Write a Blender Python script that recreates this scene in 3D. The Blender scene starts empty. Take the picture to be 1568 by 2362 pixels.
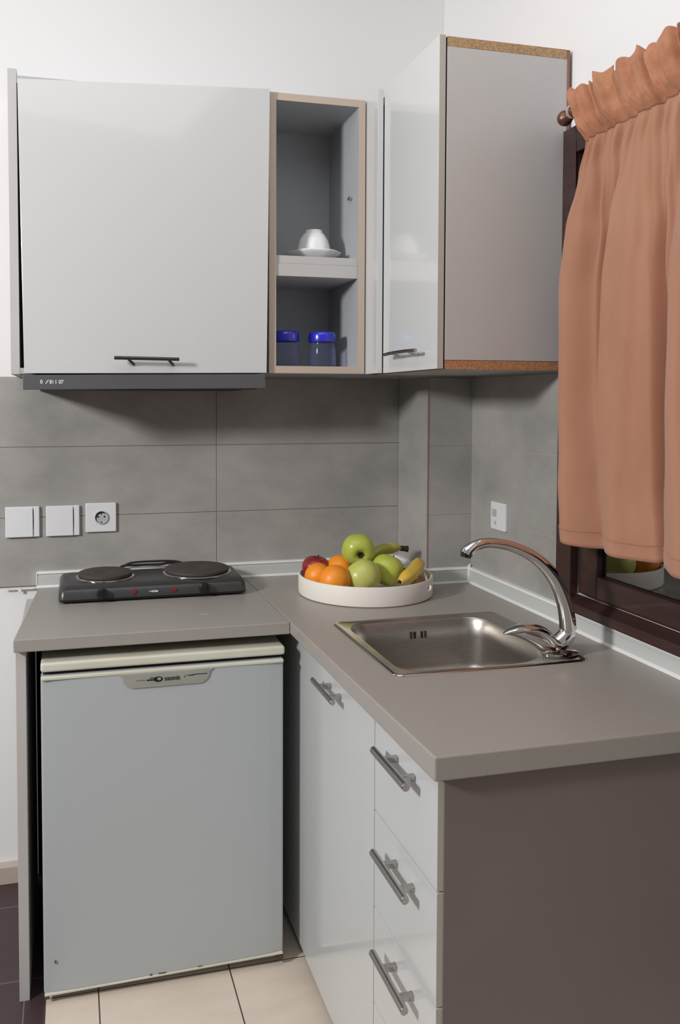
import bpy, bmesh, math, random
from mathutils import Vector, Matrix
random.seed(7)
C = bpy.context.scene.collection
PI = math.pi

# ------------------------------------------------------------------ materials
def lin(c):
    c /= 255.0
    return c / 12.92 if c <= .04045 else ((c + .055) / 1.055) ** 2.4
def rgb(r, g, b): return (lin(r), lin(g), lin(b), 1)

def mat(name, col, rough=.5, metal=0, spec=.5, coat=0, coat_r=.05, noise=None, bump=None, trans=0, ior=1.5, aniso=0, sheen=0):
    """noise=(scale, second colour, stretch, lo, hi)  bump=(scale, strength, distance)"""
    m = bpy.data.materials.new(name); m.use_nodes = True
    nt = m.node_tree; b = nt.nodes['Principled BSDF']
    b.inputs['Base Color'].default_value = col
    b.inputs['Roughness'].default_value = rough
    b.inputs['Metallic'].default_value = metal
    b.inputs['Specular IOR Level'].default_value = spec
    b.inputs['Coat Weight'].default_value = coat
    b.inputs['Coat Roughness'].default_value = coat_r
    b.inputs['Transmission Weight'].default_value = trans
    b.inputs['IOR'].default_value = ior
    b.inputs['Anisotropic'].default_value = aniso
    b.inputs['Sheen Weight'].default_value = sheen
    tc = nt.nodes.new('ShaderNodeTexCoord')
    if noise:
        sc, c2, st, lo, hi = noise
        mp = nt.nodes.new('ShaderNodeMapping'); mp.inputs['Scale'].default_value = st
        n = nt.nodes.new('ShaderNodeTexNoise'); n.inputs['Scale'].default_value = sc; n.inputs['Detail'].default_value = 6
        n.inputs['Roughness'].default_value = .62
        r = nt.nodes.new('ShaderNodeMapRange'); r.inputs['From Min'].default_value = lo; r.inputs['From Max'].default_value = hi
        mx = nt.nodes.new('ShaderNodeMix'); mx.data_type = 'RGBA'
        mx.inputs[6].default_value = col; mx.inputs[7].default_value = c2
        nt.links.new(tc.outputs['Object'], mp.inputs[0]); nt.links.new(mp.outputs[0], n.inputs['Vector'])
        nt.links.new(n.outputs['Fac'], r.inputs['Value']); nt.links.new(r.outputs[0], mx.inputs[0])
        nt.links.new(mx.outputs[2], b.inputs['Base Color'])
    if bump:
        sc, s, d = bump
        n = nt.nodes.new('ShaderNodeTexNoise'); n.inputs['Scale'].default_value = sc; n.inputs['Detail'].default_value = 4
        bp = nt.nodes.new('ShaderNodeBump'); bp.inputs['Strength'].default_value = s; bp.inputs['Distance'].default_value = d
        nt.links.new(tc.outputs['Object'], n.inputs['Vector']); nt.links.new(n.outputs['Fac'], bp.inputs['Height'])
        nt.links.new(bp.outputs[0], b.inputs['Normal'])
    return m

ONE = (1, 1, 1)
M = {}
M['paint'] = mat('white_paint', rgb(232, 231, 232), .85, bump=(60, .05, .002))
M['tile'] = mat('concrete_grey_tile', rgb(146, 144, 140), .45, noise=(3.4, rgb(176, 172, 168), (1, 1, 1.5), .3, .7), bump=(120, .04, .001))
M['grout'] = mat('grout', rgb(112, 107, 104), .9)
M['grout_light'] = mat('light_grout', rgb(176, 170, 166), .9)
M['laminate'] = mat('grey_laminate_worktop', rgb(155, 149, 142), .36, noise=(260, rgb(163, 156, 149), ONE, .3, .7))
M['laminate_left'] = mat('neutral_grey_laminate_worktop', rgb(154, 150, 144), .36, noise=(260, rgb(162, 157, 151), ONE, .3, .7))
M['gloss'] = mat('glossy_pale_grey_door', rgb(205, 206, 206), .16, coat=.4, coat_r=.03, bump=(3, .02, .01))
M['gloss_low'] = mat('glossy_pale_grey_front', rgb(200, 202, 202), .16, coat=.35, coat_r=.03, bump=(3, .02, .01))
M['door_edge'] = mat('door_edge_band', rgb(178, 172, 162), .5)
M['side'] = mat('grey_side_panel', rgb(192, 190, 188), .45, noise=(1.5, rgb(184, 178, 177), ONE, .3, .7))
M['end'] = mat('taupe_end_panel_shaded', rgb(124, 112, 109), .5, noise=(1.5, rgb(114, 103, 99), ONE, .3, .7))  # same board as the upper side panel, weaker light put into a darker colour
M['inner'] = mat('grey_interior', rgb(172, 175, 178), .5)
M['beige'] = mat('beige_edge_band', rgb(190, 174, 160), .55)
M['board'] = mat('raw_particleboard', rgb(190, 160, 122), .85, noise=(220, rgb(150, 116, 82), ONE, .35, .65), bump=(300, .4, .001))
M['board_low'] = mat('raw_particleboard_orange', rgb(190, 138, 98), .85, noise=(220, rgb(150, 100, 66), ONE, .35, .65), bump=(300, .4, .001))
M['shade'] = mat('dark_gap', rgb(16, 15, 15), .8)  # near-black standing in for shade in gaps; also colours the fridge feet
M['hood'] = mat('grey_hood_metal', rgb(96, 96, 99), .45, metal=.3)
M['hood_dark'] = mat('dark_filter', rgb(50, 48, 46), .6)
M['white_mark'] = mat('white_print', rgb(235, 235, 235), .5)
M['black_mark'] = mat('black_print', rgb(18, 18, 18), .4)
M['chrome'] = mat('chrome', rgb(225, 223, 220), .07, metal=1)
M['handle'] = mat('brushed_nickel', rgb(185, 183, 180), .22, metal=1)
M['handle_dark'] = mat('dark_nickel', rgb(88, 84, 80), .25, metal=1)
M['steel'] = mat('brushed_steel', rgb(190, 185, 180), .36, metal=1, aniso=.4, noise=(30, rgb(172, 165, 158), (1, 1, 12), .3, .7))
M['steel_rim'] = mat('polished_steel_rim', rgb(185, 178, 172), .16, metal=1)
M['upstand'] = mat('pale_plastic_upstand', rgb(196, 198, 197), .4)
M['upstand_lip'] = mat('white_plastic_lip', rgb(230, 230, 228), .4)
M['plastic'] = mat('white_plastic', rgb(226, 227, 230), .35)
M['plastic_grey'] = mat('grey_plastic', rgb(178, 181, 184), .5)
M['dark'] = mat('dark_slot', rgb(40, 40, 42), .6)
M['fridge'] = mat('fridge_enamel', rgb(176, 181, 183), .33, bump=(40, .02, .001))
M['cream'] = mat('yellowed_plastic', rgb(214, 213, 200), .35, noise=(6, rgb(200, 199, 180), (1, 1, 3), .3, .7))
M['badge'] = mat('grey_grip', rgb(160, 160, 154), .4, noise=(8, rgb(146, 146, 136), (1, 1, 4), .3, .7))
M['rust'] = mat('rust', rgb(90, 66, 48), .9)
M['hob'] = mat('black_enamel', rgb(62, 62, 63), .32, noise=(40, rgb(54, 54, 54), ONE, .3, .7))
M['hob_low'] = mat('black_base', rgb(26, 26, 26), .5)
M['plate'] = mat('cast_iron_plate', rgb(62, 57, 56), .7, noise=(20, rgb(74, 62, 58), ONE, .3, .7), bump=(300, .2, .001))
M['knob'] = mat('black_knob', rgb(24, 24, 25), .35)
M['red'] = mat('red_lamp', rgb(150, 24, 34), .3)
M['cord'] = mat('black_cord', rgb(24, 23, 23), .5)
M['ceramic'] = mat('white_ceramic', rgb(238, 238, 240), .15, coat=.3)
M['tray'] = mat('matt_white_tray', rgb(228, 222, 213), .6)
M['tray_in'] = mat('tan_tray_floor', rgb(196, 170, 135), .6)
M['apple'] = mat('green_apple', rgb(170, 184, 62), .32, noise=(7, rgb(190, 196, 92), ONE, .3, .7), coat=.15)
M['apple2'] = mat('yellow_green_apple', rgb(186, 194, 88), .34, noise=(7, rgb(200, 202, 118), ONE, .3, .7), coat=.15)
M['orange'] = mat('orange_peel', rgb(240, 138, 28), .42, noise=(9, rgb(246, 156, 40), ONE, .3, .7), bump=(190, .3, .002))
M['redapple'] = mat('red_apple', rgb(128, 26, 34), .3, noise=(8, rgb(158, 48, 44), ONE, .35, .7), coat=.15)
M['banana'] = mat('banana_skin', rgb(224, 186, 66), .45, noise=(9, rgb(206, 176, 84), ONE, .35, .7))
M['banana_g'] = mat('banana_green_skin', rgb(186, 182, 92), .45, noise=(9, rgb(172, 168, 80), ONE, .35, .7))
M['banana_b'] = mat('banana_brown_skin', rgb(190, 142, 74), .5, noise=(12, rgb(150, 104, 54), ONE, .35, .7))
M['stem'] = mat('brown_stem', rgb(62, 48, 30), .8)
M['tip'] = mat('blackened_tip', rgb(36, 31, 28), .7)
M['lid'] = mat('blue_plastic_lid', rgb(44, 46, 190), .22, coat=.4)
M['curtain'] = mat('terracotta_cloth', rgb(176, 127, 103), .85, noise=(4, rgb(162, 113, 87), (1, 1, .4), .3, .7), bump=(420, .25, .001), sheen=.2)
M['curtain_top'] = mat('terracotta_cloth_header', rgb(182, 126, 94), .85, noise=(20, rgb(156, 98, 68), ONE, .35, .7), bump=(300, .5, .002), sheen=.2)
M['wood'] = mat('dark_mahogany', rgb(66, 42, 40), .38, noise=(9, rgb(48, 30, 29), (1, .25, 6), .3, .7), coat=.15)
M['wood_red'] = mat('reddish_mahogany', rgb(92, 52, 40), .38, noise=(9, rgb(70, 38, 32), (1, .25, 6), .3, .7), coat=.2)
M['bronze'] = mat('bronze_rod', rgb(112, 82, 70), .35, metal=.6)
M['base'] = mat('beige_skirting', rgb(190, 176, 164), .5)
M['sealant'] = mat('silicone', rgb(222, 221, 214), .45)

def glassmat(name, tint, ior, rough=0):
    m = bpy.data.materials.new(name); m.use_nodes = True; nt = m.node_tree
    b = nt.nodes['Principled BSDF']
    b.inputs['Base Color'].default_value = tint; b.inputs['Transmission Weight'].default_value = 1
    b.inputs['IOR'].default_value = ior; b.inputs['Roughness'].default_value = rough
    return m
M['glass'] = glassmat('clear_glass', (.92, .94, .97, 1), 1.3)
# window pane: thin sheet, mirror-like at grazing angles, see-through otherwise
m = bpy.data.materials.new('window_glass'); m.use_nodes = True; nt = m.node_tree; nt.nodes.clear()
o_ = nt.nodes.new('ShaderNodeOutputMaterial'); mx = nt.nodes.new('ShaderNodeMixShader'); fr = nt.nodes.new('ShaderNodeFresnel')
gl = nt.nodes.new('ShaderNodeBsdfGlossy'); tr = nt.nodes.new('ShaderNodeBsdfTransparent')
gl.inputs['Roughness'].default_value = .015; fr.inputs['IOR'].default_value = 2.5
tr.inputs['Color'].default_value = (.45, .47, .47, 1)
nt.links.new(fr.outputs[0], mx.inputs[0]); nt.links.new(tr.outputs[0], mx.inputs[1]); nt.links.new(gl.outputs[0], mx.inputs[2])
nt.links.new(mx.outputs[0], o_.inputs[0]); M['pane'] = m
m = bpy.data.materials.new('thin_clear_glass'); m.use_nodes = True; nt = m.node_tree; nt.nodes.clear(); M['glass'] = m
o_ = nt.nodes.new('ShaderNodeOutputMaterial'); mx = nt.nodes.new('ShaderNodeMixShader'); lw = nt.nodes.new('ShaderNodeLayerWeight')
pw = nt.nodes.new('ShaderNodeMath'); pw.operation = 'POWER'; pw.inputs[1].default_value = 2.2; ml = nt.nodes.new('ShaderNodeMath'); ml.operation = 'MULTIPLY_ADD'; ml.inputs[1].default_value = .45; ml.inputs[2].default_value = .05
gl = nt.nodes.new('ShaderNodeBsdfPrincipled'); tr = nt.nodes.new('ShaderNodeBsdfTransparent')
gl.inputs['Base Color'].default_value = rgb(150, 156, 196); gl.inputs['Roughness'].default_value = .05; gl.inputs['Coat Weight'].default_value = 1
tr.inputs['Color'].default_value = (.95, .96, 1, 1)
nt.links.new(lw.outputs['Facing'], pw.inputs[0]); nt.links.new(pw.outputs[0], ml.inputs[0]); nt.links.new(ml.outputs[0], mx.inputs[0])
nt.links.new(tr.outputs[0], mx.inputs[1]); nt.links.new(gl.outputs[0], mx.inputs[2]); nt.links.new(mx.outputs[0], o_.inputs[0])

# floor: brown tiles left of x=.065, cream tiles right of it, thin joints
def floor_mat():
    m = bpy.data.materials.new('floor_tiles'); m.use_nodes = True; nt = m.node_tree; L = nt.links
    b = nt.nodes['Principled BSDF']; b.inputs['Roughness'].default_value = .42
    tc = nt.nodes.new('ShaderNodeTexCoord'); sp = nt.nodes.new('ShaderNodeSeparateXYZ'); L.new(tc.outputs['Object'], sp.inputs[0])
    def math_(op, a, b_=None, c=None):
        n = nt.nodes.new('ShaderNodeMath'); n.operation = op
        for i, v in enumerate((a, b_, c)):
            if v is None: continue
            if isinstance(v, (int, float)): n.inputs[i].default_value = v
            else: L.new(v, n.inputs[i])
        return n.outputs[0]
    def line(coord, off, size, w):
        t = math_('SUBTRACT', coord, off); t = math_('DIVIDE', t, size); t = math_('FRACT', t)
        t = math_('SUBTRACT', t, .5); t = math_('ABSOLUTE', t)
        return math_('GREATER_THAN', t, .5 - w / size / 2)
    x, y = sp.outputs[0], sp.outputs[1]
    n = nt.nodes.new('ShaderNodeTexNoise'); n.inputs['Scale'].default_value = 6; n.inputs['Detail'].default_value = 6
    mp = nt.nodes.new('ShaderNodeMapping'); mp.inputs['Scale'].default_value = (1, 2.6, 1); L.new(tc.outputs['Object'], mp.inputs[0]); L.new(mp.outputs[0], n.inputs['Vector'])
    def mix(f, a, c):
        q = nt.nodes.new('ShaderNodeMix'); q.data_type = 'RGBA'
        if isinstance(f, float): q.inputs[0].default_value = f
        else: L.new(f, q.inputs[0])
        for i, v in ((6, a), (7, c)):
            if isinstance(v, tuple): q.inputs[i].default_value = v
            else: L.new(v, q.inputs[i])
        return q.outputs[2]
    cream = mix(n.outputs['Fac'], rgb(232, 218, 204), rgb(206, 190, 174))
    cj = math_('MAXIMUM', line(x, .2, .345, .0035), line(y, -.588, .345, .003))
    cream = mix(cj, cream, rgb(70, 62, 58))
    brown = mix(n.outputs['Fac'], rgb(74, 58, 60), rgb(60, 46, 48))
    bj = math_('MAXIMUM', line(x, -.33, .345, .003), line(y, -.5, .345, .003))
    brown = mix(bj, brown, rgb(120, 108, 106))
    side = math_('GREATER_THAN', x, .065)
    edge = math_('LESS_THAN', math_('ABSOLUTE', math_('SUBTRACT', x, .066)), .003)
    col = mix(side, brown, cream); col = mix(edge, col, rgb(74, 64, 60))
    L.new(col, b.inputs['Base Color'])
    return m
M['floor'] = floor_mat()

# ------------------------------------------------------------------ helpers
def box(bm, x0, x1, y0, y1, z0, z1):
    vs = [bm.verts.new((x, y, z)) for z in (z0, z1) for y in (y0, y1) for x in (x0, x1)]
    for f in ((0, 2, 3, 1), (4, 5, 7, 6), (0, 1, 5, 4), (2, 6, 7, 3), (0, 4, 6, 2), (1, 3, 7, 5)):
        bm.faces.new([vs[i] for i in f])
    return vs
def B(*a):
    bm = bmesh.new(); box(bm, *a); return bm
def hexa(pts):      # 8 points, same order as box
    bm = bmesh.new(); vs = [bm.verts.new(p) for p in pts]
    for f in ((0, 2, 3, 1), (4, 5, 7, 6), (0, 1, 5, 4), (2, 6, 7, 3), (0, 4, 6, 2), (1, 3, 7, 5)):
        bm.faces.new([vs[i] for i in f])
    return bm
def loft(bm, rings, cap0=True, cap1=True, closed=True):
    R = [[bm.verts.new(p) for p in r] for r in rings]
    n = len(R[0])
    for a, b in zip(R, R[1:]):
        for i in range(n if closed else n - 1):
            j = (i + 1) % n
            bm.faces.new((a[i], a[j], b[j], b[i]))
    if cap0: bm.faces.new(R[0][::-1])
    if cap1: bm.faces.new(R[-1])
def lathe(prof, n=48, c=(0, 0, 0), cap0=False, cap1=False, bm=None, mod=None):
    bm = bm or bmesh.new()
    rings = []
    for r, z in prof:
        ring = []
        for i in range(n):
            a = 2 * PI * i / n; k = mod(a, r, z) if mod else 1
            ring.append((c[0] + r * k * math.cos(a), c[1] + r * k * math.sin(a), c[2] + z))
        rings.append(ring)
    loft(bm, rings, cap0, cap1)
    return bm
def smooth_path(pts, sub=6):
    P = [Vector(p) for p in pts]; out = []
    for i in range(len(P) - 1):
        p0 = P[i - 1] if i else P[0] * 2 - P[1]; p1 = P[i]; p2 = P[i + 1]
        p3 = P[i + 2] if i + 2 < len(P) else P[-1] * 2 - P[-2]
        for k in range(sub):
            t = k / sub
            out.append(.5 * ((2 * p1) + (p2 - p0) * t + (2 * p0 - 5 * p1 + 4 * p2 - p3) * t * t + (3 * p1 - p0 - 3 * p2 + p3) * t ** 3))
    out.append(P[-1]); return out
def tube(bm, pts, rad, n=16, smooth=0, flat=1.0, ref=(0, 1, 0)):
    """rad: number or list (per control point). flat scales the axis across ref."""
    if smooth:
        k = smooth
        rr = [rad] * len(pts) if isinstance(rad, (int, float)) else list(rad)
        rp = smooth_path([(r, 0, 0) for r in rr], k); R = [max(p.x, 1e-4) for p in rp]
        P = smooth_path(pts, k)
    else:
        P = [Vector(p) for p in pts]; R = [rad] * len(P) if isinstance(rad, (int, float)) else list(rad)
    ref = Vector(ref); rings = []
    for i, p in enumerate(P):
        t = (P[min(i + 1, len(P) - 1)] - P[max(i - 1, 0)]).normalized()
        u = ref - t * ref.dot(t)
        if u.length < 1e-4: u = Vector((1, 0, 0)) - t * t.x
        u.normalize(); w = t.cross(u)
        rings.append([p + (u * math.cos(a) + w * math.sin(a) * flat) * R[i] for a in [2 * PI * k / n for k in range(n)]])
    loft(bm, rings)
    return bm
def rrect(cx, cy, hx, hy, r, z, k=6, rn=None):
    pts = []; r0 = r
    for sx, sy, a0 in ((1, 1, 0), (-1, 1, PI / 2), (-1, -1, PI), (1, -1, 3 * PI / 2)):
        r = rn if rn and (sx, sy) == (1, -1) else r0
        for i in range(k + 1):
            a = a0 + PI / 2 * i / k
            pts.append((cx + sx * (hx - r) + r * math.cos(a), cy + sy * (hy - r) + r * math.sin(a), z))
    return pts

def worldloc(o):
    v = Vector((0, 0, 0))
    while o: v += o.location; o = o.parent
    return v
def part(name, bm, m, parent=None, bev=0, smooth=False, label=None, seg=2, origin=None, wn=False):
    bmesh.ops.remove_doubles(bm, verts=bm.verts, dist=1e-6)
    bmesh.ops.recalc_face_normals(bm, faces=bm.faces)
    off = worldloc(parent) if parent else Vector(origin or (0, 0, 0))
    bmesh.ops.translate(bm, verts=bm.verts, vec=-off)
    me = bpy.data.meshes.new(name); bm.to_mesh(me); bm.free()
    if smooth:
        for p in me.polygons: p.use_smooth = True
    for mm in (m if isinstance(m, (list, tuple)) else [m]): me.materials.append(mm)
    o = bpy.data.objects.new(name, me); C.objects.link(o)
    if parent: o.parent = parent
    else: o.location = off
    if bev:
        b = o.modifiers.new('bevel', 'BEVEL'); b.width = bev; b.segments = seg; b.limit_method = 'ANGLE'; b.angle_limit = math.radians(40)
    if smooth and smooth != 'all':
        me.set_sharp_from_angle(angle=math.radians(40))
    if label: o['label'] = label
    return o
def thing(name, label, cat, loc, group=None):
    o = bpy.data.objects.new(name, None); C.objects.link(o); o.location = loc
    o.empty_display_size = .05
    o['label'] = label; o['category'] = cat
    if group: o['group'] = group
    return o
def tag(o, label, cat, group=None):
    o['label'] = label; o['category'] = cat
    if group: o['group'] = group
    return o
def struct(name, bm, m, parent=None, **k):
    o = part(name, bm, m, parent, **k)
    if not parent: o['kind'] = 'structure'
    return o
def dup(root, loc, label=None):
    r = root.copy(); C.objects.link(r); r.location = loc
    if label: r['label'] = label
    for ch in list(root.children):
        c = ch.copy(); C.objects.link(c); c.parent = r
        for g in ch.children:
            d = g.copy(); C.objects.link(d); d.parent = c
    return r
def text_bm(s, size, loc, rot=(PI / 2, 0, 0), depth=.0004, sx=1.0, shear=0):
    cu = bpy.data.curves.new('marking', 'FONT'); cu.body = s; cu.size = size; cu.extrude = depth; cu.align_x = 'CENTER'; cu.align_y = 'CENTER'; cu.shear = shear; cu.offset = size * .018
    ob = bpy.data.objects.new('marking', cu); C.objects.link(ob)
    bpy.context.view_layer.update()
    dg = bpy.context.evaluated_depsgraph_get(); me = bpy.data.meshes.new_from_object(ob.evaluated_get(dg))
    bm = bmesh.new(); bm.from_mesh(me)
    from mathutils import Euler
    mt = Matrix.Translation(loc) @ Euler(rot).to_matrix().to_4x4() @ Matrix.Diagonal((sx, 1, 1, 1))
    bmesh.ops.transform(bm, matrix=mt, verts=bm.verts)
    bpy.data.objects.remove(ob); bpy.data.curves.remove(cu); bpy.data.meshes.remove(me)
    return bm

# ------------------------------------------------------------------ key dimensions (metres, floor at z=0, back wall y=0)
XW = 1.4136            # right wall
CT, CB = .938, .8950   # worktop top / underside
TH = .008              # tile thickness
ZJ = [.943, 1.161, 1.384, 1.606]
CL = .9050             # underside of the left worktop
WY = -.775             # window casing starts here
H = 3.15

# ------------------------------------------------------------------ room
fl = struct('floor', B(-1.6, 2.0, -3.6, .12, -.05, 0), M['floor'])
wb = struct('wall_back', B(-1.6, XW + TH - .0005, TH, .12, 0, H), M['paint'])
def tiles(bm, axis, a, b, pos, z0=ZJ[0], g=.0018, joints=()):
    """rows of tiles on a wall face; axis 'x' runs along x at y=pos, 'y' runs along y at x=pos"""
    js = [a] + [j for j in joints] + [b]
    for za, zb in zip(ZJ, ZJ[1:]):
        for ja, jb in zip(js, js[1:]):
            l = ja + (g / 2 if ja != a else 0); r = jb - (g / 2 if jb != b else 0)
            lo, hi = za + g / 2, zb - g / 2
            if axis == 'x': box(bm, l, r, pos - TH, pos, lo, hi)
            else: box(bm, pos - TH, pos, l, r, lo, hi)
bm = bmesh.new(); tiles(bm, 'x', -1.6, XW - .1544, TH, joints=(-.62, .613))
struct('tile_cladding', bm, M['tile'], wb, bev=.0005, seg=1)
struct('grout', B(-1.6, XW - .1544, .0012, .0082, ZJ[0], ZJ[-1] - .001), M['grout'], wb)
# column in the corner (a boxed-in pillar, tiled, painted above)
colb = struct('wall_column', B(XW - .1544 + TH, XW + TH, -.2526 + TH, TH, 0, 2.40), M['paint'])
bm = bmesh.new()
for za, zb in zip(ZJ, ZJ[1:]):
    box(bm, XW - .1544, XW - .1544 + TH, -.2526, -.0, za + .0009, zb - .0009)
    box(bm, XW - .1544 + TH, XW, -.2526, -.2526 + TH, za + .0009, zb - .0009)
struct('tile_cladding', bm, M['tile'], colb, bev=.0005, seg=1)
bm = bmesh.new(); box(bm, XW - .1544 + .001, XW - .1544 + TH, -.2516, 0, ZJ[0], 1.605); box(bm, XW - .1544 + TH, XW, -.2516, -.2526 + TH, ZJ[0], 1.605)
struct('grout', bm, M['grout_light'], colb)
struct('corner_profile', B(XW - .1544 - .0015, XW - .1544 + .002, -.2541, -.2506, ZJ[0], 1.606), mat('pinkish_corner_profile', rgb(150, 122, 122), .4), colb)
# right wall with an opening for the window
WO0, WO1, WZ0, WZ1 = -.835, -1.95, 1.03, 2.17
bm = bmesh.new()
box(bm, XW + TH, XW + .2, WO0, .12, 0, H)
box(bm, XW + TH, XW + .2, -3.0, WO1, 0, H)
box(bm, XW + TH, XW + .2, WO1, WO0, 0, WZ0)
box(bm, XW + TH, XW + .2, WO1, WO0, WZ1, H)
wr = struct('wall_right', bm, M['paint'])
bm = bmesh.new()
for za, zb in zip(ZJ, ZJ[1:]): box(bm, XW, XW + TH, WY, -.2526 + TH, za + .0009, zb - .0009)
box(bm, XW, XW + TH, -3.0, WY - .001, .2, .985)
struct('tile_cladding', bm, M['tile'], wr, bev=.0005, seg=1)
struct('grout', B(XW + .001, XW + .0081, WY, -.2526 + TH, ZJ[0], 1.605), M['grout_light'], wr)
struct('baseboard_back', B(-1.6, -.02, -.028, TH, 0, .056), M['base'], bev=.002)
# metal strip closing the tiles' lower edge, left of the worktop
bm = B(-.062, .026, -.006, .0, .9335, .9375); box(bm, -.022, -.012, -.008, -.0055, .926, .939)
tag(part('edge_strip', bm, M['upstand_lip'], bev=.0008), 'thin pale strip on the wall below the tiles, left of the worktop', 'strip')

# window (dark wood casing, fixed sash, pane, unseen shutter added behind to block outside light)
win = bpy.data.objects.new('window_1', None); C.objects.link(win); win.location = (XW, -1.36, 1.0); win['kind'] = 'structure'
bm = bmesh.new(); X0 = XW - .016
box(bm, X0, XW + TH, -.842, WY, .992, 2.235)
box(bm, X0, XW + TH, -2.01, -1.945, .992, 2.235)
box(bm, X0, XW + TH, -1.945, -.842, 2.165, 2.235)
struct('window_casing', bm, M['wood'], win, bev=.003)
bm = hexa([(X0 - .01, -1.945, .9885), (XW + .0079, -1.945, .9885), (X0 - .01, -.8425, .9885), (XW + .0079, -.8425, .9885),
           (X0 - .01, -1.945, 1.012), (XW + .0079, -1.945, 1.030), (X0 - .01, -.8425, 1.012), (XW + .0079, -.8425, 1.030)])
struct('window_sill', bm, M['wood'], win, bev=.002)
bm = bmesh.new(); S0, S1 = XW + .002, XW + .04
box(bm, S0, S1, -.928, -.853, 1.034, 2.16); box(bm, S0, S1, -1.935, -1.86, 1.034, 2.16)
box(bm, S0, S1, -1.86, -.928, 1.034, 1.092); box(bm, S0, S1, -1.86, -.928, 2.10, 2.16)
struct('window_frame', bm, M['wood'], win, bev=.005)
bm = bmesh.new(); bm.faces.new([bm.verts.new(p) for p in ((XW + .018, -1.862, 1.09), (XW + .018, -1.862, 2.102), (XW + .018, -.926, 2.102), (XW + .018, -.926, 1.09))])
pn = struct('pane', bm, M['pane'], win)
if pn.data.polygons[0].normal.x > 0: pn.data.flip_normals()
bm = bmesh.new(); box(bm, XW + .11, XW + .125, WO1, WO0, WZ0, WZ1)
for k in range(24): box(bm, XW + .1, XW + .11, WO1 + .01, WO0 - .01, WZ0 + .02 + k * .047, WZ0 + .055 + k * .047)
struct('light_block_shutter', bm, M['wood'], win)

# ------------------------------------------------------------------ upstand strip along the walls
def upstand_bm(path, z0, z1, d, dirs=None):
    """profile swept along a horizontal path; front lies d off the wall on the left-hand side of travel"""
    bm = bmesh.new(); n = len(path); P = [Vector((p[0], p[1], 0)) for p in path]; nor = []
    for i in range(n):
        a = (P[i] - P[i - 1]).normalized() if i else None; b = (P[i + 1] - P[i]).normalized() if i < n - 1 else None
        f = lambda t: Vector((t.y, -t.x, 0))
        if a is None: nor.append(f(b))
        elif b is None: nor.append(f(a))
        else:
            m_ = (f(a) + f(b)); nor.append(m_ / (m_.dot(f(a))))
    return bm, P, nor
upath = [(.036, 0), (XW - .1544, 0), (XW - .1544, -.2526), (XW, -.2526), (XW, -1.4905)]
def sweep(prof):
    bm, P, nor = upstand_bm(upath, 0, 0, 0)
    loft(bm, [[(p + n_ * d + Vector((0, 0, z))) for d, z in prof] for p, n_ in zip(P, nor)])
    return bm
tr1 = struct('trim_1', sweep([(0.0005, CT + .0005), (.013, CT + .0005), (.013, CT + .036), (.0115, CT + .0365), (.0115, CT + .044), (.0005, CT + .044)]), M['upstand'])
struct('upper_lip', sweep([(.0005, CT + .044), (.0145, CT + .044), (.0125, CT + .050), (.0005, CT + .051)]), M['upstand_lip'], tr1)
struct('lower_lip', sweep([(.013, CT + .0004), (.019, CT + .0004), (.0185, CT + .003), (.013, CT + .007)]), M['upstand_lip'], tr1)
bm = bmesh.new(); tube(bm, [(XW - .012, -.2655, CT + .001), (XW - .0135, -.269, CT + .02), (XW - .011, -.2655, CT + .05), (XW - .003, -.257, CT + .056)], [.007, .005, .006, .005], n=10, smooth=4)
struct('corner_seal', bm, M['sealant'], tr1, smooth=True)
struct('end_cap', B(.0335, .0365, -.0145, 0, CT + .0005, CT + .05), M['upstand_lip'], tr1)

# ------------------------------------------------------------------ worktops
XC0, XC1 = .7095, .7255        # front edge of right wing: far, near
bm = hexa([(0, -.6026, CL), (XC0 - .0003, -.6026, CL), (.0405, -.001, CL), (.7015, -.001, CL),
           (0, -.6026, CT), (XC0 - .0003, -.6026, CT), (.0405, -.001, CT), (.7015, -.001, CT)])
wt1 = part('worktop', bm, M['laminate_left'], bev=.003)
tag(wt1, 'grey laminate worktop carrying the two-plate hob above the fridge', 'worktop')
# right wing with sink cut-out and column notch
def fx(y): return XC0 + (XC1 - XC0) * (-y - .6026) / (1.491 - .6026) if y < -.6026 else .702 + (XC0 - .702) * (-y) / .6026
hx0, hx1, hy0, hy1 = .828, 1.246, -.656, -1.084
ys = [-.001, -.2536, -.6026, hy0, hy1, -1.491]
bm = bmesh.new(); grid = {}
def gv(i, y, z):
    xs = [fx(y), hx0, hx1, XW - .155, XW - .001]
    k = (i, y, z)
    zz = z if z == CT else (CL if y > -.61 else CL + (.8955 - CL) * (-y - .6026) / .8884)
    if k not in grid: grid[k] = bm.verts.new((xs[i], y, zz))
    return grid[k]
cells = {(i, j) for i in range(4) for j in range(5)} - {(1, 3), (3, 0)}
for (i, j) in cells:
    a, b = ys[j], ys[j + 1]
    bm.faces.new([gv(i, b, CT), gv(i + 1, b, CT), gv(i + 1, a, CT), gv(i, a, CT)])
    bm.faces.new([gv(i, a, CB), gv(i + 1, a, CB), gv(i + 1, b, CB), gv(i, b, CB)])
    for (di, dj, q) in ((-1, 0, (i, a, i, b)), (1, 0, (i + 1, b, i + 1, a)), (0, -1, (i + 1, a, i, a)), (0, 1, (i, b, i + 1, b))):
        if (i + di, j + dj) not in cells:
            i0, y0, i1, y1 = q
            bm.faces.new([gv(i0, y0, CT), gv(i0, y0, CB), gv(i1, y1, CB), gv(i1, y1, CT)])
wt2 = part('worktop', bm, M['laminate'], bev=.003)
tag(wt2, 'longer grey laminate worktop with the steel sink set in it', 'worktop')

# ------------------------------------------------------------------ left support panel
tag(part('support_panel', B(.004, .029, -.582, -.013, .0, CL - .0005), M['side'], bev=.001),
    'upright grey side panel holding up the worktop left of the fridge', 'panel')

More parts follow.
